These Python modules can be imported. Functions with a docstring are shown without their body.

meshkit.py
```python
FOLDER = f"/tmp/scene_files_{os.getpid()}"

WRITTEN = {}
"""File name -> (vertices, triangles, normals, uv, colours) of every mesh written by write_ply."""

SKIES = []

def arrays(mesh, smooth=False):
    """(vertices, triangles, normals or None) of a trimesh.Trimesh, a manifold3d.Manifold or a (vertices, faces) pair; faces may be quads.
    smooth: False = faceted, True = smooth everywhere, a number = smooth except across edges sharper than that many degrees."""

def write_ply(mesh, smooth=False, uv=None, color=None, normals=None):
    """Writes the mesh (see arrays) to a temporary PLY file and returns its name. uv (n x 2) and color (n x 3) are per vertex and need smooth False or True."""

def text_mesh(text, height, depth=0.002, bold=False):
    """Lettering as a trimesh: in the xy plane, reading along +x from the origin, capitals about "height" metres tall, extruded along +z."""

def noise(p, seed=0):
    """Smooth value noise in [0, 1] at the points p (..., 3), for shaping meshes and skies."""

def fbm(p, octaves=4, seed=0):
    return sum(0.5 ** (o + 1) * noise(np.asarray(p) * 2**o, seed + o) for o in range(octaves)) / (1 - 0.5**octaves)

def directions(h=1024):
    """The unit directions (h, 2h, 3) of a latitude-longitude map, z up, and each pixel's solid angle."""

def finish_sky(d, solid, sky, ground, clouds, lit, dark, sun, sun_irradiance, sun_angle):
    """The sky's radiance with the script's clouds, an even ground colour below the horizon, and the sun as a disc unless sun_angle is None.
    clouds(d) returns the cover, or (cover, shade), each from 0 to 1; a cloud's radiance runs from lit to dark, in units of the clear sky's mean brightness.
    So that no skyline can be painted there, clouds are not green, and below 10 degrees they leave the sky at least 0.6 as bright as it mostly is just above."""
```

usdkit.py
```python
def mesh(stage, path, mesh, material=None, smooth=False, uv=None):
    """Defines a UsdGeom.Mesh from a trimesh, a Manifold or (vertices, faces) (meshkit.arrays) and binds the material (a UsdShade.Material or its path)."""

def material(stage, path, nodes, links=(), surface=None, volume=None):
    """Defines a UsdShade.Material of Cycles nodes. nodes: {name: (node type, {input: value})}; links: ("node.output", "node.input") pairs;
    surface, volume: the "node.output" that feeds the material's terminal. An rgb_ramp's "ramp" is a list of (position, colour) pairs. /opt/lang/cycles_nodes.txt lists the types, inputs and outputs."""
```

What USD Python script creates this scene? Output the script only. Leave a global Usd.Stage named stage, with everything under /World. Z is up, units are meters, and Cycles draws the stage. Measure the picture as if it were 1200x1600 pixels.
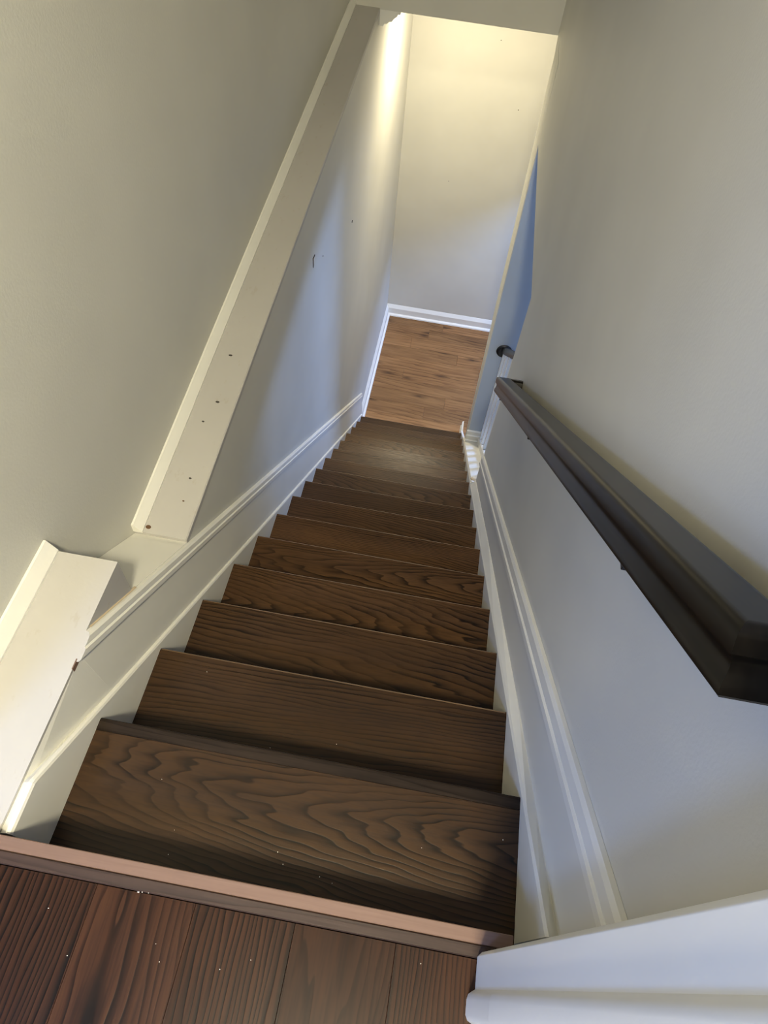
import math, random
import numpy as np, trimesh, shapely.geometry as sg
import usdkit
from pxr import Usd, UsdGeom, UsdLux, Gf, Sdf, UsdShade

random.seed(7)
stage = Usd.Stage.CreateInMemory()
UsdGeom.SetStageUpAxis(stage, 'Z'); UsdGeom.SetStageMetersPerUnit(stage, 1.0)
UsdGeom.Xform.Define(stage, '/World'); UsdGeom.Scope.Define(stage, '/World/Looks')

# ------------------------------------------------------------------ camera
CAM = np.array([0.11483, -0.12597, 1.20959]); PITCH, YAW, ROLL, FPX = 0.957022, -0.064451, 0.121012, 1060.0
fw = np.array([math.sin(YAW)*math.cos(PITCH), math.cos(YAW)*math.cos(PITCH), -math.sin(PITCH)])
r0 = np.array([math.cos(YAW), -math.sin(YAW), 0]); u0 = np.cross(r0, fw)
rt = math.cos(ROLL)*r0 + math.sin(ROLL)*u0; up = -math.sin(ROLL)*r0 + math.cos(ROLL)*u0
cam = UsdGeom.Camera.Define(stage, '/World/camera')
cam.CreateHorizontalApertureAttr(36.0); cam.CreateVerticalApertureAttr(48.0)
cam.CreateFocalLengthAttr(36.0*FPX/1200.0); cam.CreateClippingRangeAttr((0.02, 100.0))
cam.CreateFStopAttr(0.0)
cam.CreateExposureAttr(0.12)
cam.AddTransformOp().Set(Gf.Matrix4d(*rt, 0, *up, 0, *(-fw), 0, *CAM, 1))

# ------------------------------------------------------------------ light
def place(light, pos, aim):
    pos, aim = np.array(pos, float), np.array(aim, float)
    z = pos-aim; z /= np.linalg.norm(z)
    x = np.cross([0, 0, 1.0] if abs(z[2]) < .99 else [0, 1.0, 0], z); x /= np.linalg.norm(x); y = np.cross(z, x)
    UsdGeom.Xformable(light.GetPrim()).AddTransformOp().Set(Gf.Matrix4d(*x, 0, *y, 0, *z, 0, *pos, 1))
def disk(name, pos, aim, radius, color, power):
    l = UsdLux.DiskLight.Define(stage, '/World/'+name); l.CreateRadiusAttr(radius); l.CreateColorAttr(Gf.Vec3f(*color))
    l.CreateIntensityAttr(power); place(l, pos, aim)
def rect(name, pos, aim, w, h, color, power):
    l = UsdLux.RectLight.Define(stage, '/World/'+name); l.CreateWidthAttr(w); l.CreateHeightAttr(h); l.CreateColorAttr(Gf.Vec3f(*color))
    l.CreateIntensityAttr(power); place(l, pos, aim)
WARM, DAY = (1.0, .87, .60), (.36, .60, 1.28)
disk('stair_lamp_light', (0.18, -.85, 2.38), (0.1, -.2, 0), .15, (1.0, .895, .625), 440)           # warm lamp in the stairwell ceiling
disk('landing_lamp_light', (-1.1, -1.6, 2.38), (-1.1, -1.6, 0), .22, (.25, .48, 1.18), 108)       # cool lamp in the landing ceiling
disk('hall_lamp_light', (-.02, 4.5, -.15), (-.02, 4.5, -3), .07, WARM, 620)                # recessed lamp over the lower hall
rect('landing_window_light', (-2.85, -1.6, 1.35), (0, -1.2, .9), 1.3, 1.3, DAY, 4)       # daylight, landing window
rect('hall_window_light', (2.46, 4.55, -.48), (0, 4.9, -2.4), 1.2, .52, DAY, 54)         # daylight, high window at the hall's end
rect('room_window_light', (2.46, 2.35, -.48), (.6, 3.3, -1.7), .7, .52, DAY, 5)         # daylight, side room window
dome = UsdLux.DomeLight.Define(stage, '/World/sky_light'); dome.CreateIntensityAttr(0.02); dome.CreateColorAttr(Gf.Vec3f(.6, .75, 1.0))

# ------------------------------------------------------------------ materials
def mat(name, nodes, links, surface='p.BSDF'):
    return usdkit.material(stage, '/World/Looks/'+name, nodes, links, surface=surface)
def paint(name, col, rough=.5, bump=.02, dirt=0.0, dirtcol=(.35, .28, .2), scale=170):
    n = {'g': ('geometry', {}), 'n': ('noise_texture', {'scale': scale, 'detail': 3}), 'b': ('bump', {'strength': bump*8, 'distance': .002}),
         'n2': ('noise_texture', {'scale': 2.3, 'detail': 3}), 'r2': ('rgb_ramp', {'ramp': [(.3, tuple(c*.95 for c in col)), (.7, tuple(min(1, c*1.03) for c in col))]}),
         'p': ('principled_bsdf', {'roughness': rough, 'specular_ior_level': .45})}
    l = [('g.position', 'n.vector'), ('g.position', 'n2.vector'), ('n.fac', 'b.height'), ('n2.fac', 'r2.fac'), ('b.normal', 'p.normal')]
    if dirt:
        n['mp'] = ('mapping', {'scale': (1.0, .45, 1.0)}); n['n3'] = ('noise_texture', {'scale': 38, 'detail': 4, 'roughness': .6})
        n['r3'] = ('rgb_ramp', {'ramp': [(.0, (0, 0, 0)), (.63, (0, 0, 0)), (.71, (dirt,)*3), (1, (dirt,)*3)]})
        n['mx'] = ('mix', {'color2': dirtcol})
        l += [('g.position', 'mp.vector'), ('mp.vector', 'n3.vector'), ('n3.fac', 'r3.fac'), ('r3.color', 'mx.fac'), ('r2.color', 'mx.color1'), ('mx.color', 'p.base_color')]
    else:
        l += [('r2.color', 'p.base_color')]
    return mat(name, n, l)
def wood(name, axis, off, tilt, dark, mid, light, ring=20, rough=.38, contrast=1.0, squash=.10, pore=(5, 210, 210), distort=2.2, band=None, knots=0.0, bump=.12, spec=.5, warp=.055):
    """Sawn wood in metres: growth rings about a tilted log axis plus pores. axis 'x' or 'y' = grain direction; off = where the log's heart lies."""
    rz = 0 if axis == 'x' else -math.pi/2
    n = {'g': ('geometry', {}), 'm0': ('mapping', {'rotation': (0, 0, rz)}),
         'm1': ('mapping', {'location': off, 'rotation': (0, tilt[0], tilt[1])}),
         'mw': ('mapping', {'scale': (1.6, 11, 11)}), 'nw': ('noise_texture', {'scale': 1, 'detail': 3, 'roughness': .55}), 'vw': ('vector_math', {'math_type': 'multiply_add', 'vector2': (.06, warp, warp)}),
         'm2': ('mapping', {'scale': (squash, 1, 1)}), 'mf': ('mapping', {'scale': (2.2, 7, 7)}), 'nf': ('noise_texture', {'scale': 1, 'detail': 2}), 'rf': ('map_range', {'from_min': .36, 'from_max': .62, 'to_min': .3, 'to_max': 1.0, 'clamp': True}),
         'wi': ('math', {'math_type': 'multiply_add', 'value2': -1, 'value3': 1}), 'wm': ('math', {'math_type': 'multiply'}),
         'w': ('wave_texture', {'wave_type': 'rings', 'rings_direction': 'x', 'profile': 'saw', 'scale': ring, 'distortion': distort*.6, 'detail': 3, 'detail_scale': .2, 'detail_roughness': .62}),
         'wr': ('rgb_ramp', {'ramp': [(0, (.05,)*3), (.07, (0,)*3), (.18, (.4,)*3), (.4, (.8,)*3), (.95, (1,)*3), (1, (.1,)*3)]}),
         'm3': ('mapping', {'scale': pore}), 'n': ('noise_texture', {'scale': 1, 'detail': 2, 'roughness': .6}),
         'm4': ('mapping', {'scale': (1.2, 9, 9)}), 'n4': ('noise_texture', {'scale': 1, 'detail': 2}),
         'a1': ('math', {'math_type': 'multiply_add', 'value2': -.5*contrast, 'value3': .66}),
         'a2': ('math', {'math_type': 'multiply_add', 'value2': .55}),
         'a3': ('math', {'math_type': 'multiply_add', 'value2': .55}),
         'a4': ('math', {'math_type': 'subtract', 'value2': .52}),
         'cr': ('rgb_ramp', {'ramp': [(0, dark), (.25, tuple(d*.5+m*.5 for d, m in zip(dark, mid))), (.5, mid), (.85, light), (1, light)]}),
         'b': ('bump', {'strength': bump, 'distance': .0015}),
         'rr': ('map_range', {'from_min': .2, 'from_max': .8, 'to_min': rough+.07, 'to_max': rough-.05}),
         'p': ('principled_bsdf', {'specular_ior_level': spec})}
    l = [('g.position', 'm0.vector'), ('m0.vector', 'm1.vector'), ('m1.vector', 'mw.vector'), ('mw.vector', 'nw.vector'), ('nw.color', 'vw.vector1'), ('m1.vector', 'vw.vector3'), ('vw.vector', 'm2.vector'), ('m2.vector', 'w.vector'), ('w.fac', 'wr.fac'),
         ('m1.vector', 'mf.vector'), ('mf.vector', 'nf.vector'), ('nf.fac', 'rf.value'), ('wr.color', 'wi.value1'), ('wi.value', 'wm.value1'), ('rf.result', 'wm.value2'),
         ('m1.vector', 'm3.vector'), ('m3.vector', 'n.vector'), ('m1.vector', 'm4.vector'), ('m4.vector', 'n4.vector'),
         ('wm.value', 'a1.value1'), ('n.fac', 'a2.value1'), ('a1.value', 'a2.value3'), ('n4.fac', 'a3.value1'), ('a2.value', 'a3.value3'),
         ('a3.value', 'a4.value1'), ('a4.value', 'cr.fac'), ('a4.value', 'b.height'), ('b.normal', 'p.normal'), ('n.fac', 'rr.value'), ('rr.result', 'p.roughness')]
    last = 'cr.color'
    if knots:
        n['mk'] = ('mapping', {'scale': (1.7, 5.2, 1)}); n['vk'] = ('voronoi_texture', {'dimensions': '2D', 'scale': 1.0, 'randomness': 1.0})
        n['kn'] = ('noise_texture', {'scale': 1, 'detail': 3}); n['mkn'] = ('mapping', {'scale': (9, 55, 55)}); n['ka'] = ('math', {'math_type': 'multiply_add', 'value2': .20, 'value3': 0})
        n['kr'] = ('rgb_ramp', {'ramp': [(0, (knots,)*3), (.11, (knots,)*3), (.20, (knots*.35,)*3), (.27, (0,)*3), (1, (0,)*3)]})
        n['kx'] = ('mix', {'color2': (.035, .016, .008)})
        l += [('m1.vector', 'mk.vector'), ('mk.vector', 'vk.vector'), ('m1.vector', 'mkn.vector'), ('mkn.vector', 'kn.vector'), ('kn.fac', 'ka.value1'), ('vk.distance', 'ka.value3'),
              ('ka.value', 'kr.fac'), ('kr.color', 'kx.fac'), (last, 'kx.color1')]
        last = 'kx.color'
    l.append((last, 'p.base_color'))
    return mat(name, n, l)

wallp = paint('wall_paint', (.625, .615, .552), .55, .02)
hallp = paint('hall_paint', (.625, .615, .552), .6, .02)
bluelitp = paint('side_daylit_paint', (.46, .52, .585), .55, .02)  # wall paint with the blue daylight mixed into its colour
trimp = paint('trim_paint', (.80, .79, .73), .38, .006)
panelp = paint('panel_shaded_trim', (.71, .70, .64), .4, .01)  # same paint as the trim, with the panels' shade put into the colour
ledgep = paint('ledge_dimmed_white', (.46, .446, .423), .45, .01, dirt=.25)  # white paint darkened to stand in for a shadow over ledge and block
ceilp = paint('ceiling_paint', (.7, .69, .67), .8, .01)
blackw = mat('rail_stain', {'g': ('geometry', {}), 'mp': ('mapping', {'scale': (60, 4, 4)}), 'n': ('noise_texture', {'scale': 3, 'detail': 3}),
             'r': ('rgb_ramp', {'ramp': [(.3, (.003, .0023, .0018)), (.7, (.008, .006, .0045))]}), 'p': ('principled_bsdf', {'roughness': .30, 'specular_ior_level': .2})},
             [('g.position', 'mp.vector'), ('mp.vector', 'n.vector'), ('n.fac', 'r.fac'), ('r.color', 'p.base_color')])
blackm = mat('black_metal', {'p': ('principled_bsdf', {'base_color': (.008, .008, .008), 'roughness': .4})}, [])
rawwood = wood('raw_wood', 'x', (0, .3, .2), (.02, .01), (.11, .065, .045), (.15, .09, .065), (.18, .11, .081), rough=.6, contrast=.25, spec=.3)
holem = mat('hole_dark', {'p': ('principled_bsdf', {'base_color': (.05, .045, .04), 'roughness': .9})}, [])
whitem = mat('white_speck', {'p': ('principled_bsdf', {'base_color': (.7, .68, .64), 'roughness': .8})}, [])
plasterm = mat('torn_plaster', {'p': ('principled_bsdf', {'base_color': (.75, .74, .7), 'roughness': .9})}, [])
brownm = mat('brown_stain', {'p': ('principled_bsdf', {'base_color': (.12, .06, .025), 'roughness': .7})}, [])
caulkm = mat('old_caulk', {'p': ('principled_bsdf', {'base_color': (.62, .50, .33), 'roughness': .7})}, [])
glassm = mat('pane_glass', {'t': ('transparent_bsdf', {}), 'g': ('glossy_bsdf', {'roughness': .02}), 'f': ('fresnel', {}), 'm': ('mix_closure', {})},
             [('f.fac', 'm.fac'), ('t.BSDF', 'm.closure1'), ('g.BSDF', 'm.closure2')], surface='m.closure')

# ------------------------------------------------------------------ helpers
COUNT = {}
def numbered(path):
    k = COUNT.get(path, 0); COUNT[path] = k+1
    return path if k == 0 else f'{path}_{k:03d}'
def tag(p, label=None, cat=None, kind=None, group=None):
    for k, v in (('label', label), ('category', cat), ('kind', kind), ('group', group)):
        if v: p.SetCustomDataByKey(k, v)
def obj(name, m, material, parent=None, smooth=False, label=None, cat=None, kind=None, group=None):
    path = numbered((parent or '/World')+'/'+name)
    pr = usdkit.mesh(stage, path, m, material, smooth=smooth).GetPrim()
    tag(pr, label, cat, kind, group)
    return path
def thing(name, label, cat, kind=None, group=None):
    path = numbered('/World/'+name); pr = UsdGeom.Xform.Define(stage, path).GetPrim()
    tag(pr, label, cat, kind, group)
    return path
def box(x0, x1, y0, y1, z0, z1, b=0.0):
    if b <= 0:
        m = trimesh.creation.box([x1-x0, y1-y0, z1-z0]); m.apply_translation([(x0+x1)/2, (y0+y1)/2, (z0+z1)/2]); return m
    pts = []
    for sx in (0, 1):
        for sy in (0, 1):
            for sz in (0, 1):
                c = np.array([(x0, x1)[sx], (y0, y1)[sy], (z0, z1)[sz]], float); d = np.array([1-2*sx, 1-2*sy, 1-2*sz])*b
                for k in range(3):
                    q = c + d; q[k] = c[k]; pts.append(q)
    return trimesh.convex.convex_hull(np.array(pts))
def loft(rings):
    """rings: equal-length closed 3D loops; sides between them, flat caps on the two ends."""
    R = np.array(rings, float); k, n = R.shape[:2]; V = R.reshape(-1, 3); F = []
    for a in range(k-1):
        for i in range(n):
            j = (i+1) % n; F += [[a*n+i, a*n+j, (a+1)*n+j], [a*n+i, (a+1)*n+j, (a+1)*n+i]]
    def cap(off, ring):
        c = ring-ring.mean(0); u, s, vt = np.linalg.svd(c); p2 = c@vt[:2].T
        poly = sg.Polygon(p2)
        vv, ff = trimesh.creation.triangulate_polygon(poly, engine='earcut')
        idx = [int(np.argmin(((p2-q)**2).sum(1))) for q in vv]
        return [[off+idx[f] for f in t] for t in ff]
    F += cap(0, R[0]) + cap((k-1)*n, R[-1])
    m = trimesh.Trimesh(V, np.array(F), process=False); trimesh.repair.fix_normals(m)
    return m
def extr_x(yz, x0, x1): return loft([[(x0, y, z) for y, z in yz], [(x1, y, z) for y, z in yz]])
def extr_y(xz, y0, y1): return loft([[(x, y0, z) for x, z in xz], [(x, y1, z) for x, z in xz]])
def extr_z(xy, z0, z1): return loft([[(x, y, z0) for x, y in xy], [(x, y, z1) for x, y in xy]])
def join(*m): return trimesh.util.concatenate(list(m))
def disc_at(c, nrm, r, t, n=14, squash=1.0):
    m = trimesh.creation.cylinder(radius=r, height=t, sections=n); m.apply_scale([1, squash, 1])
    m.apply_transform(trimesh.geometry.align_vectors([0, 0, 1], nrm)); m.apply_translation(c); return m

RISE, RUN, W2 = .19, .2376, .428
S = RISE/RUN
def slope(y, dz): return -S*y+dz
FLOOR2 = -17*RISE
XL, XR, XU = -.46, .46, -.605          # lower left wall, right wall, upper left wall
TOP, HALLC, YF, YH = 2.44, -.115, 5.42, 3.8
def ledge_z(y): return -.352+.08*(y-.77)

# ------------------------------------------------------------------ setting
def struct(name, m, material, label, cat, smooth=False): return obj(name, m, material, None, smooth, label, cat, 'structure')
lw = struct('wall_left', box(XU-.15, XU, -.05, YH, -.6, TOP), wallp, 'greige upper left wall of the stairwell, above the white ledge', 'wall')
y1 = .77
llw = thing('wall_left_lower', 'greige lower left wall between the white ledge and the stair moulding', 'wall', 'structure')
yz = [(.02, -.045), (.35, -.045), (.365, slope(.365, .25)), (y1, slope(y1, .25)), (y1, ledge_z(y1)-.018), (YH+.012, ledge_z(YH)-.018), (YH+.012, HALLC+.01), (YF+.1, HALLC+.02), (YF+.1, FLOOR2-.1), (3.6, FLOOR2-.1), (.02, -.7)]
obj('wall_face', extr_x(yz, XU, XL), wallp, llw)
# anchor marks in the lower wall
obj('nail_hole', disc_at((XL, 3.197, -.892), (1, 0, 0), .007, .004), holem, llw)
obj('nail_hole', disc_at((XL, 2.47, -.62), (1, 0, 0), .003, .004), holem, llw)
yy, zz = 2.293, -.523
obj('drywall_tear', extr_x([(yy-.016, zz+.02), (yy+.02, zz+.016), (yy+.018, zz+.01), (yy-.008, zz+.012), (yy-.008, zz-.022), (yy-.016, zz-.026)], XL-.002, XL+.002), holem, llw)
obj('drywall_tear', extr_x([(yy-.006, zz-.02), (yy+.012, zz+.008), (yy-.006, zz+.01)], XL-.002, XL+.003), plasterm, llw)

rw = thing('wall_right', 'greige right wall of the stairwell behind the dark handrail', 'wall', 'structure')
YJ, YS0, YS1 = 2.32, 3.41, 3.80
yz = [(-.0455, -.9), (-.0455, TOP), (YJ, TOP), (YJ, FLOOR2), (YJ-.6, FLOOR2), (.2, -1.2)]
obj('wall_face', extr_x(yz, XR, XR+.115), wallp, rw)
obj('wall_face', loft([[(XR, YJ, zl), (.4293, YS0, zm), (.428, YH, HALLC if zl < 0 else TOP), (XR+.115, YH, HALLC if zl < 0 else TOP), (XR+.115, YJ, zl)] for zl, zm in ((-.55, -.45), (TOP, TOP))]), wallp, rw)
struct('wall_header', box(XU-.1, XR+.115, YH, YH+.1, HALLC, TOP), wallp, 'shaded greige header wall above the opening to the lower hall', 'wall')
struct('ceiling', box(-3.2, .9, -3.6, YH+.1, TOP, TOP+.1), ceilp, 'white ceiling over the stairwell and landing', 'ceiling')
fw_ = thing('wall_far', 'far wall of the lower hall, warm at the top and bluish near the floor', 'wall', 'structure')
obj('wall_face', box(XU, 2.6, YF, YF+.1, FLOOR2-.05, HALLC+.02), hallp, fw_)
for (x, z, r) in ((.176, -.74, .003), (.40, -1.173, .0035), (-.041, -1.797, .0025)):
    obj('nail_hole', disc_at((x, YF, z), (0, -1, 0), r, .003), holem, fw_)
struct('ceiling_hall', box(XU, 2.6, YH+.1, YF+.1, HALLC, HALLC+.1), ceilp, 'white ceiling of the lower hall behind the header', 'ceiling')
struct('ceiling_room', box(XR+.115, 2.6, 1.4, YH+.1, HALLC, HALLC+.1), ceilp, 'white ceiling of the side room beyond the stair opening', 'ceiling')
sw = thing('wall_stub', 'wall end with blue daylight painted in, beside the foot of the stairs, carrying the rail rosette', 'wall', 'structure')

def stub(z0, z1, xl0, xl1): return loft([[(xl0, YS0, z0), (.75, YS0, z0), (.75, 3.54, z0), (xl0, 3.54, z0)], [(xl1, YS0, z1), (.75, YS0, z1), (.75, YS1, z1), (xl1, 3.74, z1)]])
obj('wall_face', stub(FLOOR2, HALLC+.02, .4515, .4325), bluelitp, sw)
obj('corner_edge', loft([[(x0_, YS0-.0006, z), (x0_+.0045, YS0-.0006, z), (x0_+.0045, yb_, z), (x0_, yb_, z)] for z, x0_, yb_ in ((FLOOR2, .447, 3.54), (HALLC+.02, .428, 3.74))]), wallp, sw, label='cream corner edge of the wall end that has blue daylight painted in')
struct('wall_room_end', box(XR+.115, 2.6, 1.4, 1.5, FLOOR2-.05, HALLC+.02), hallp, 'near end wall of the side room', 'wall')
# side room east wall with its window
ww = [(1.5, 1.9, FLOOR2-.05, HALLC+.02), (2.8, 3.9, FLOOR2-.05, HALLC+.02), (5.2, YF, FLOOR2-.05, HALLC+.02), (1.9, 2.8, FLOOR2-.05, -.8), (3.9, 5.2, FLOOR2-.05, -.8), (1.9, 2.8, -.18, HALLC+.02), (3.9, 5.2, -.18, HALLC+.02)]
struct('wall_light_cutoff', box(1.15, 1.25, YS1, YF, -1.42, HALLC+.02), hallp, 'unseen beam added between the side room and the lower hall to cut the window light', 'wall')  # added out of view so the window's blue stays low in the hall
struct('wall_room_side', join(*[box(2.5, 2.6, a, b, c, d) for a, b, c, d in ww]), hallp, 'side room wall around the window', 'wall')
# landing room behind the camera
struct('wall_landing_front', box(-3.2, XU-.15, -.15, -.05, -.1, TOP), wallp, 'landing room wall left of the stair opening', 'wall')
struct('wall_landing_back', box(-3.2, .5, -3.6, -3.5, -.1, TOP), wallp, 'landing room wall behind the camera', 'wall')
struct('wall_landing_right', box(.343, .6, -3.5, -.046, -.1, TOP), wallp, 'landing wall right of the stair opening behind the white casing', 'wall')
lwin = [(-3.5, -2.3, -.1, TOP), (-.9, -.05, -.1, TOP), (-2.3, -.9, -.1, .7), (-2.3, -.9, 2.0, TOP)]
struct('wall_landing_left', join(*[box(-3.2, -3.1, a, b, c, d) for a, b, c, d in lwin]), wallp, 'landing room wall around its window', 'wall')
for n_, (x0, x1, y0, y1_, z0, z1) in enumerate(((-3.16, -3.08, -2.3, -.9, .7, 2.0), (2.51, 2.58, 1.9, 2.8, -.8, -.18), (2.51, 2.58, 3.9, 5.2, -.8, -.18))):
    w = thing(f'window_{n_+1}', ('white framed window of the landing room', 'white framed window of the side room', 'white framed high window at the end of the lower hall')[n_], 'window', 'structure')
    f = .06
    obj('window_frame', join(box(x0, x1, y0, y0+f, z0, z1), box(x0, x1, y1_-f, y1_, z0, z1), box(x0, x1, y0+f, y1_-f, z0, z0+f), box(x0, x1, y0+f, y1_-f, z1-f, z1),
        box(x0+.02, x1-.02, (y0+y1_)/2-.02, (y0+y1_)/2+.02, z0+f, z1-f)), trimp, w)
    obj('pane', box((x0+x1)/2-.003, (x0+x1)/2+.003, y0+f, y1_-f, z0+f, z1-f), glassm, w)

# upper landing floor of stained oak planks
def tone(k, base): return tuple(c*k for c in base)
fl = thing('floor', 'dark reddish-brown stained oak plank floor of the upper landing', 'floor', 'structure')
edges = [-.413+.155*k for k in range(-17, 6)]
edges = [e for e in edges if e < .35]+[.345]
tones = [.95, 1.1, .9, 1.0, .75, .85]
pm = []
rr = random.Random(3)
for k in range(6):
    pm.append(wood(f'landing_oak_{k}', 'y', (rr.uniform(0, 3), [.05, -.25, .12, -.32, .08, .2][k]+rr.uniform(-.02, .02), .05+.01*k), (.05*(-1)**k, rr.uniform(-.02, .02)),
              tone(tones[k], (.0035, .0015, .001)), tone(tones[k], (.019, .0072, .0037)), tone(tones[k], (.046, .0185, .009)), ring=34+3*k, rough=.36, squash=.14, distort=4.0, contrast=1.6, spec=.12))
for i in range(len(edges)-1):
    a, b = edges[i], edges[i+1]
    cuts = [-3.5, -2.1-.3*(i % 3), -.0565] if i % 2 else [-3.5, -1.4-.35*(i % 3), -.0565]
    for c, d in zip(cuts[:-1], cuts[1:]):
        kk = (i*5+2) % 6
        if d > -.06: kk = {round(-.413, 3): 0, round(-.258, 3): 1, round(-.103, 3): 2, round(.052, 3): 4, round(.207, 3): 3}.get(round(a, 3), kk)
        obj('plank', box(a+.0002, b-.0002, c+.0002, d-.0002, -.02, 0, .0003), pm[kk], fl)
obj('subfloor', box(-3.1, .345, -3.5, -.056, -.12, -.021), rawwood, fl)
# the strip boards at the head of the stairs
edgem = wood('edge_board_stain', 'x', (0, .4, .3), (.03, .02), (.012, .0065, .005), (.032, .018, .0135), (.048, .028, .021), ring=30, rough=.5, spec=.25)
obj('border_board', box(-.6, .36, -.0555, -.0375, -.03, .0015, .0015), edgem, fl, label='dark border board along the landing edge')
obj('edge_strip', box(-.6, .385, -.037, -.0165, -.032, -.001, .0012), rawwood, fl, label='bare pinkish wood strip along the landing edge')

# lower hall floor
f2 = thing('floor_hall', 'golden brown rustic plank floor of the lower hall', 'floor', 'structure')
hm = []
rr = random.Random(11)
for k in range(6):
    t = (1.0, .86, 1.12, .92, 1.05, .8)[k]
    hm.append(wood(f'hall_plank_{k}', 'x', (rr.uniform(0, 4), rr.uniform(-.6, .6), rr.uniform(.06, .2)), (rr.uniform(.03, .09), rr.uniform(-.03, .03)),
              tone(t, (.035, .014, .006)), tone(t, (.205, .1, .038)), tone(t, (.33, .175, .07)), ring=9+k*.6, rough=.45, contrast=.8, squash=.045, pore=(2.2, 42, 42), distort=6, warp=.09, spec=.3, knots=.85, bump=.05))
yrow = YF
row = 0
while yrow > 3.75 or (yrow > 1.5):
    ya = max(yrow-.151, 1.5)
    left = -.455 if ya > 3.76 else XR+.115
    x = left-rr.uniform(0, .9) if row != 2 else left-.75
    while x < 2.5:
        xb = x+1.05
        a, b = max(x, left), min(xb, 2.5)
        if b-a > .02 and not (ya < 3.75 and False):
            obj('plank', box(a+.0006, b-.0006, ya+.0006, yrow-.0006, FLOOR2-.012, FLOOR2, .001), hm[rr.randrange(6)], f2)
        x = xb
    yrow = ya; row += 1
    if yrow <= 1.5+1e-6: break
obj('subfloor', box(XU, 2.6, 1.4, YF+.1, FLOOR2-.1, FLOOR2-.0125), rawwood, f2)

# ------------------------------------------------------------------ staircase
st = thing('staircase', 'straight flight of dark stained oak stairs between white skirt boards', 'stairs')
rr = random.Random(5)
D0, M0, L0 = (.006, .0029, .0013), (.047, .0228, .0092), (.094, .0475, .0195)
tread_light = [.55, .48, .6, .86, .95, 1.05, .92, .88, .9, 1.0, 1.15, 1.2, 1.35, 1.2, 1.05, .95]  # tones paint in shade on the top treads and lamp light lower down
nosem = wood('nosing_dark', 'x', (0, .2, .3), (.05, .02), (.006, .004, .003), (.016, .011, .008), (.03, .021, .015), ring=24, rough=.4, spec=.1)
glintm = wood('nosing_glint', 'x', (0, .2, .3), (.05, .02), (.07, .04, .02), (.13, .08, .04), (.2, .125, .065), ring=24, rough=.35, spec=.5)  # pale colour painting the hall lamp's highlight on the nosing edges
offs = [(.3, -.12, .055), (.9, .30, .03), (0, .02, .10), (.1, -.05, .06), (.2, -.16, .05), (1.2, .4, .1), (.6, .05, .09), (.5, .35, .07)]
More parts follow.
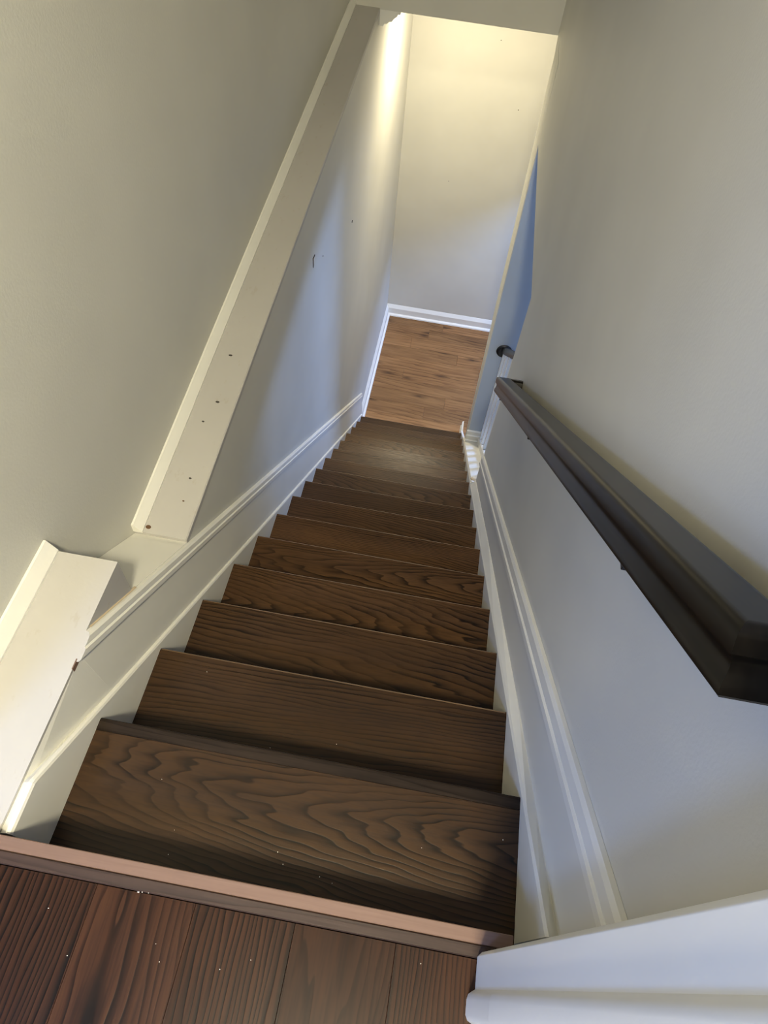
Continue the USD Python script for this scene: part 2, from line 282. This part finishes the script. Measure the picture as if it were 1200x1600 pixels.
for i in range(1, 17):
    o = offs[(i-1) % 8]; yn, zt = i*RUN, -i*RISE
    heart = (-(o[0]-.45)*1.0, -(yn-.14)+o[1]*.6, -zt+o[2]+rr.uniform(-.01, .01))
    tm = wood(f'tread_oak_{i:02d}', 'x', heart, (rr.choice((-1, 1))*rr.uniform(.06, .12), rr.uniform(-.03, .03)), tone(tread_light[i-1], D0), tone(tread_light[i-1], M0), tone(tread_light[i-1], L0),
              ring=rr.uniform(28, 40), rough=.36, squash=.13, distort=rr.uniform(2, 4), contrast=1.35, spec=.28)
    yb = yn-RUN-.03; th, r = .027, .006; yc = yn-.026
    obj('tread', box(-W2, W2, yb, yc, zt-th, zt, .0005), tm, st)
    arc1 = [(yn-r+r*math.sin(a_), zt-r+r*math.cos(a_)) for a_ in np.linspace(0, math.pi/2, 7)]
    arc2 = [(yn-r+r*math.cos(a_), zt-th+r-r*math.sin(a_)) for a_ in np.linspace(0, math.pi/2, 5)]
    nm = nosem if i == 1 else tm
    obj('nosing', extr_x([(yc+.0003, zt-th), (yc+.0003, zt)]+arc1+arc2, -W2, W2), nm, st, smooth=40)
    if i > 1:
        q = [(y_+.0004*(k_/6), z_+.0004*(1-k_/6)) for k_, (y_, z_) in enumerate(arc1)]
        obj('edge_glint', extr_x(q[1:6]+[(q[5][0]-.001, q[5][1]-.0005), (q[1][0]-.0005, q[1][1]-.001)], -W2+.003, W2-.003), glintm, st, label='pale strip painting the lamp highlight along the nosing edge')
    obj('riser', box(-W2, W2, yn-.046, yn-.028, zt-RISE+.0005, zt-th-.0005), edgem, st)
obj('riser', box(-W2, W2, -.046, -.03, -RISE+.0005, -.033), edgem, st)
# skirt boards with bevelled top, panel above, capped by a moulding
def sweep_slope(sections):
    """sections: list of (y, [(x, dz), ...])"""
    return loft([[(x, y, slope(y, dz)) for x, dz in pr] for y, pr in sections])
YE = 4.0
def lsec(d): return [(-.428, -.42), (-.428, .012+d), (-.4305, .0175+d), (-.4345, .0195+d), (-.437, .0195+d), (-.458, -.0+d), (-.458, -.42)]
skl = loft([[(x, -.012, -.43 if dz < -.1 else -.022+dz-.02) for x, dz in lsec(0)], [(x, .068, -.5 if dz < -.1 else -.022+dz-.02) for x, dz in lsec(0)]]
           + [[(x, y, slope(y, dz)) for x, dz in lsec(d)] for y, d in ((.075, .014), (.35, .010), (1.4, 0), (2.3, -.002), (3.88, -.012))])
obj('skirt_board', skl, trimp, st)
obj('skirt_panel', loft([[(-.4595, y, zb_), (-.4355 if y > .1 else -.4465, y, zb_), (-.452, y, zt_), (-.4595, y, zt_)] for y, zb_, zt_ in ((-.012, -.056, -.034), (.068, -.056, -.034), (.3, slope(.3, .012), -.034), (.3005, slope(.3005, .012), slope(.3005, .21)), (3.92, slope(3.92, -.008), slope(3.92, .21)))]), panelp, st)
lm = [(-.4595, .200), (-.447, .200), (-.4435, .204), (-.4435, .221), (-.4475, .224), (-.4465, .229), (-.4475, .243), (-.4525, .249), (-.4595, .250)]
obj('cap_moulding', loft([[(x, (z+.0285)/S, -.0285) for x, z in lm], [(x, 3.92, slope(3.92, z-.005)) for x, z in lm]]), trimp, st)
def rsec(e, dr): return [(.4281, -.42), (.4281, .008), (.432, .016), (.4495+e, dr), (.4595+e*.0, dr), (.4595, -.42)]
obj('skirt_board', sweep_slope([(y, rsec(0, dr)) for y, dr in ((-.012, .0), (.06, .004), (.2, .012), (.46, .03), (.9, .042), (1.4, .056), (2.3, .062))]), trimp, st)
obj('skirt_panel', sweep_slope([(y, [(.4595, -.05), (.4515, -.05), (.4515, .205), (.4595, .205)]) for y in (-.012, 2.3)]), panelp, st)
rm = [(.4595, .198), (.447, .198), (.4435, .203), (.4435, .222), (.448, .227), (.4465, .234), (.4475, .262), (.452, .274), (.4595, .276)]
obj('cap_moulding', sweep_slope([(-.012, rm), (2.3, rm)]), trimp, st)
# knee wall below the open balustrade
YK0, YK1 = YJ, YS0-.001
kn = thing('wall_knee', 'low white sloped knee wall in the opening at the foot of the right wall', 'knee wall', 'structure')
obj('wall_face', loft([[(.4285, y, slope(y, .0)-.9), (.4285, y, slope(y, .012)), (.436, y, slope(y, .03)), (.60, y, slope(y, .05)), (.60, y, slope(y, .0)-.9)] for y in (YK0+.001, YK1)]), trimp, kn)
obj('curb', loft([[(.53, y, slope(y, .03)), (.53, y, slope(y, .10)), (.537, y, slope(y, .106)), (.575, y, slope(y, .106)), (.575, y, slope(y, .03))] for y in (YK0+.001, YK1)]), trimp, kn)
obj('skirt_board', extr_x([(YS0, slope(YS0, .03)), (3.95, slope(3.95, .0)), (3.95, FLOOR2), (3.3, FLOOR2-.0)], .4282, .4445), trimp, kn)

# ------------------------------------------------------------------ ledge on the left
lg = thing('ledge', 'long white painted ledge along the left wall, ending above the stair moulding', 'ledge', 'structure')
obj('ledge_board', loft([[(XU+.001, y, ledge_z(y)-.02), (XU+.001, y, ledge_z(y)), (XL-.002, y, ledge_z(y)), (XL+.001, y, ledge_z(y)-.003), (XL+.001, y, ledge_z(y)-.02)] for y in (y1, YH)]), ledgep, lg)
def tri(y, z0, w=.026, h=.03): return [(XU+.0005, y, z0), (XU+.0005, y, z0+h), (XU+.006, y, z0+h), (XU+w, y, z0+.006), (XU+w, y, z0)]
obj('trim_strip', loft([tri(y1-.002, ledge_z(y1)), tri(YH, ledge_z(YH))]), trimp, lg)
obj('nail_stain', disc_at((XU+.035, y1+.018, ledge_z(y1)+.002), (0, 0, 1), .007, .003, squash=.8), brownm, lg)
for (x, y, r) in ((-.515, 1.24, .006), (-.535, 1.16, .004), (-.53, 1.43, .006), (-.51, .96, .004), (-.505, .885, .003)):
    obj('scuff', disc_at((x, y, ledge_z(y)+.0005), (0, 0, 1), r, .0012, squash=.6), holem if r > .003 else brownm, lg)
nb = thing('ledge_block', 'raised white ledge block at the head of the stairs by the left wall', 'ledge', 'structure')
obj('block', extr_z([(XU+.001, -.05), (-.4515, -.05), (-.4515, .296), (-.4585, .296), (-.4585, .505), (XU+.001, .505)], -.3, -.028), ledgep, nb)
obj('trim_strip', loft([tri(y, -.028, .022, .036) for y in (-.05, .505)]), trimp, nb)
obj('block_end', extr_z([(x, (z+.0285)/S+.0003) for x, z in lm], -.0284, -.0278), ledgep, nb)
obj('ramp_board', loft([[(XU+.001, y, slope(y, .23)), (XU+.001, y, slope(y, .252)), (-.4595, y, slope(y, .252)), (-.4595, y, slope(y, .23))] for y in (.36, y1)]), trimp, nb)
obj('caulk_bead', loft([[(-.4635, y, slope(y, .252)), (-.4595, y, slope(y, .257)), (-.456, y, slope(y, .252))] for y in (.36, .52)]), caulkm, nb)
obj('caulk_bead', box(-.453, -.4505, .27, .291, -.04, -.027, .0005), rawwood, nb)

# ------------------------------------------------------------------ baseboards, casing, crown
def bb_prof(t=.02, h=.115): return [(0, 0), (t, 0), (t, h*.70), (t*.9, h*.74), (t*.2, h*.97), (t*.1, h), (0, h)]
b = thing('baseboard_far', 'white two-step baseboard along the far wall of the lower hall', 'baseboard', 'structure')
P = bb_prof()
obj('board', loft([[(x, YF-.0005-t, FLOOR2+.0005+h) for t, h in P] for x in (XL, 2.49)]), trimp, b)
obj('shoe_moulding', loft([[(x, YF-.021-t, FLOOR2+.0005+h) for t, h in ((0, 0), (.018, 0), (.015, .012), (0, .024))] for x in (XL, 2.49)]), trimp, b)
b = thing('baseboard_left', 'white baseboard along the left wall of the lower hall', 'baseboard', 'structure')
obj('board', loft([[(XL+.0005+t, y, FLOOR2+.0005+h) for t, h in P] for y in (3.93, YF-.022)]), trimp, b)
obj('shoe_moulding', loft([[(XL+.021+t, y, FLOOR2+.0005+h) for t, h in ((0, 0), (.018, 0), (.015, .012), (0, .024))] for y in (3.93, YF-.022)]), trimp, b)
b = thing('baseboard_stub', 'white stepped baseboard wrapping the wall end beside the bottom stair', 'baseboard', 'structure')
zb = slope(YS0, .06)-.02
Pb = [(0, 0), (.026, 0), (.026, .03), (.02, .036), (.02, .075), (.012, .082), (.012, .115), (.004, .122), (0, .122)]
obj('board', loft([[(x, YS0-.0005-t, zb+h) for t, h in Pb] for x in (.436, .62)]), trimp, b)
obj('board', loft([[(.4445-t, y, FLOOR2+.0005+h) for t, h in [(0, 0), (.022, 0), (.022, .07), (.014, .08), (.014, .12), (0, .13)]] for y in (3.86, 4.0)]), trimp, b)
obj('board', box(.4445, .75, 3.555, 3.57, FLOOR2+.0005, FLOOR2+.12), trimp, b)

cs = thing('trim_1', 'white door casing and plinth rising at the right of the stair head', 'door casing', 'structure')
cas = [(.3425, -.0445), (.3375, -.0462), (.3322, -.0515), (.331, -.0535), (.331, -.094), (.327, -.0965), (.3215, -.101), (.3195, -.108), (.3195, -.126), (.323, -.1325), (.331, -.136), (.3425, -.136)]
obj('casing', extr_z(cas, .172, 2.1), trimp, cs, smooth=35)
obj('plinth', extr_z(cas, .0005, .172), trimp, cs, smooth=35)
cr = thing('trim_2', 'short cream crown moulding end under the header at the left wall', 'crown moulding', 'structure')
cp = [(XL+.0005, HALLC-.0005), (-.357, HALLC-.0005), (-.357, HALLC-.012), (-.368, HALLC-.013), (-.372, HALLC-.022), (-.388, HALLC-.034), (-.396, HALLC-.046), (-.412, HALLC-.05), (-.42, HALLC-.058), (-.436, HALLC-.061), (-.438, HALLC-.07), (XL+.0005, HALLC-.07)]
obj('moulding', extr_y(cp, YH+.002, YF), trimp, cr)

# ------------------------------------------------------------------ handrails
hr = thing('handrail', 'near-black stained wooden handrail on the right stairwell wall', 'handrail')
RB = .89
# section: x to the right, w perpendicular to the rail's run (positive up)
prof = []
def arc(cx, cw, r, a0, a1, n=7): return [(cx+r*math.cos(a), cw+r*math.sin(a)) for a in np.linspace(a0, a1, n)]
prof += arc(.408, -.011, .011, math.pi/2, 0) + [(.419, -.024), (.4145, -.030), (.4135, -.036), (.4155, -.044), (.4185, -.049), (.4185, -.058), (.416, -.061)]
prof += [(.364, -.061), (.3615, -.058), (.3615, -.049), (.3645, -.044), (.3665, -.036), (.3655, -.030), (.361, -.024)] + arc(.372, -.011, .011, math.pi, math.pi/2)
nrm = np.array([S, 1.0])/math.hypot(S, 1)       # (y, z) normal of the run
def rail_ring(y, d=0, k=0.0):                    # k: mitre of the ring against x
    out = []
    for x, w in prof:
        yy = y+k*(x-.39)
        out.append((x, yy+w*nrm[0], slope(yy, RB)+w*nrm[1]))
    return out
obj('rail', loft([rail_ring(.155, k=.9), rail_ring(1.89, k=-.9)]), blackw, hr, smooth=40)
def return_ring(x, yc, sgn):                      # the rail's section turned towards the wall
    out = []
    for px, w in prof:
        yy = yc+sgn*.9*(px-.39)
        out.append((x if x is not None else px, yy+w*nrm[0], slope(yy, RB)+w*nrm[1]))
    return out
for yc, sg_ in ((.155, 1.0), (1.89, -1.0)):
    obj('return', loft([return_ring(None, yc, sg_), return_ring(XR-.0005, yc, sg_)]), blackw, hr, smooth=40, label=('upper rail end returned to the wall' if yc < 1 else 'lower rail end returned to the wall'))
for y in (.36, 1.10, 1.80):
    z = slope(y, RB)-.061*math.hypot(S, 1)
    br = obj('bracket', join(box(.378, .412, y-.024, y+.024, z-.006, z+.002, .001)), blackm, hr)
    arm = []
    pts = [(.398, z-.004), (.40, z-.014), (.412, z-.022), (XR-.006, z-.022)]
    arm = [trimesh.creation.cylinder(radius=.006, segment=[(a[0], y, a[1]), (b_[0], y, b_[1])], sections=12) for a, b_ in zip(pts[:-1], pts[1:])]
    obj('bracket_arm', join(*arm, disc_at((XR-.003, y, z-.022), (1, 0, 0), .024, .006, 20)), blackm, br)

gr = thing('guard_rail', 'dark round rail on white balusters in the lower stair opening, ending in a rosette', 'railing')
gx, gb = .548, .955
def tube(p0, p1, r, n=18): return trimesh.creation.cylinder(radius=r, segment=[p0, p1], sections=n)
obj('rail', tube((gx, YS0-.012, slope(YS0-.012, gb)), (gx, YJ+.002, slope(YJ+.002, gb)), .024), blackw, gr, smooth=40)
ros = trimesh.creation.revolve([(0, 0), (.05, 0), (.052, .006), (.046, .014), (.034, .018), (0, .018)], sections=28)
ros.apply_transform(trimesh.geometry.align_vectors([0, 0, 1], [0, -1, 0])); ros.apply_translation((gx-.004, YS0-.0005, slope(YS0, gb)))
obj('rosette', ros, blackm, gr, smooth=35)
y = YS0-.09
while y > YJ+.05:
    obj('baluster', loft([[(gx-.016, y-.016, slope(y-.016, .106)), (gx+.016, y-.016, slope(y-.016, .106)), (gx+.016, y+.016, slope(y+.016, .106)), (gx-.016, y+.016, slope(y+.016, .106))],
        [(gx-.016, y-.016, slope(y-.016, gb-.02)), (gx+.016, y-.016, slope(y-.016, gb-.02)), (gx+.016, y+.016, slope(y+.016, gb-.02)), (gx-.016, y+.016, slope(y+.016, gb-.02))]]), trimp, gr)
    y -= .16

# ------------------------------------------------------------------ crumbs of paint and plaster on the wood
rr = random.Random(21)
def bits(spots, parent):
    out = []
    for x, y, z, r in spots:
        m = trimesh.creation.icosphere(1, r); m.apply_scale([1, rr.uniform(.6, 1.2), .5]); m.apply_translation([x, y, z+r*.3]); out.append(m)
    obj('paint_crumb', join(*out), whitem, parent, True, 'tiny white paint crumbs', None, 'stuff')
bits([(rr.uniform(-.4, .4), rr.uniform(.02, .2), -RISE, rr.uniform(.0005, .0011)) for k in range(9)]+[(rr.uniform(-.4, .4), rr.uniform(.26, .45), -2*RISE, rr.uniform(.0006, .0012)) for k in range(4)], st)
bits([(rr.uniform(-.38, .3), rr.uniform(-.2, -.06), 0, rr.uniform(.0005, .0011)) for k in range(9)]+[(-.185+rr.uniform(-.012, .012), -.053+rr.uniform(-.004, .001), 0, rr.uniform(.0005, .0011)) for k in range(7)], fl)
m = trimesh.creation.icosphere(2, .013); m.apply_scale([1.3, .9, .6]); m.apply_translation([.441, 2.335, slope(2.335, .055)])
obj('plaster_lump', m, caulkm, None, True, 'small tan plaster lump at the tip of the white knee wall', 'plaster')
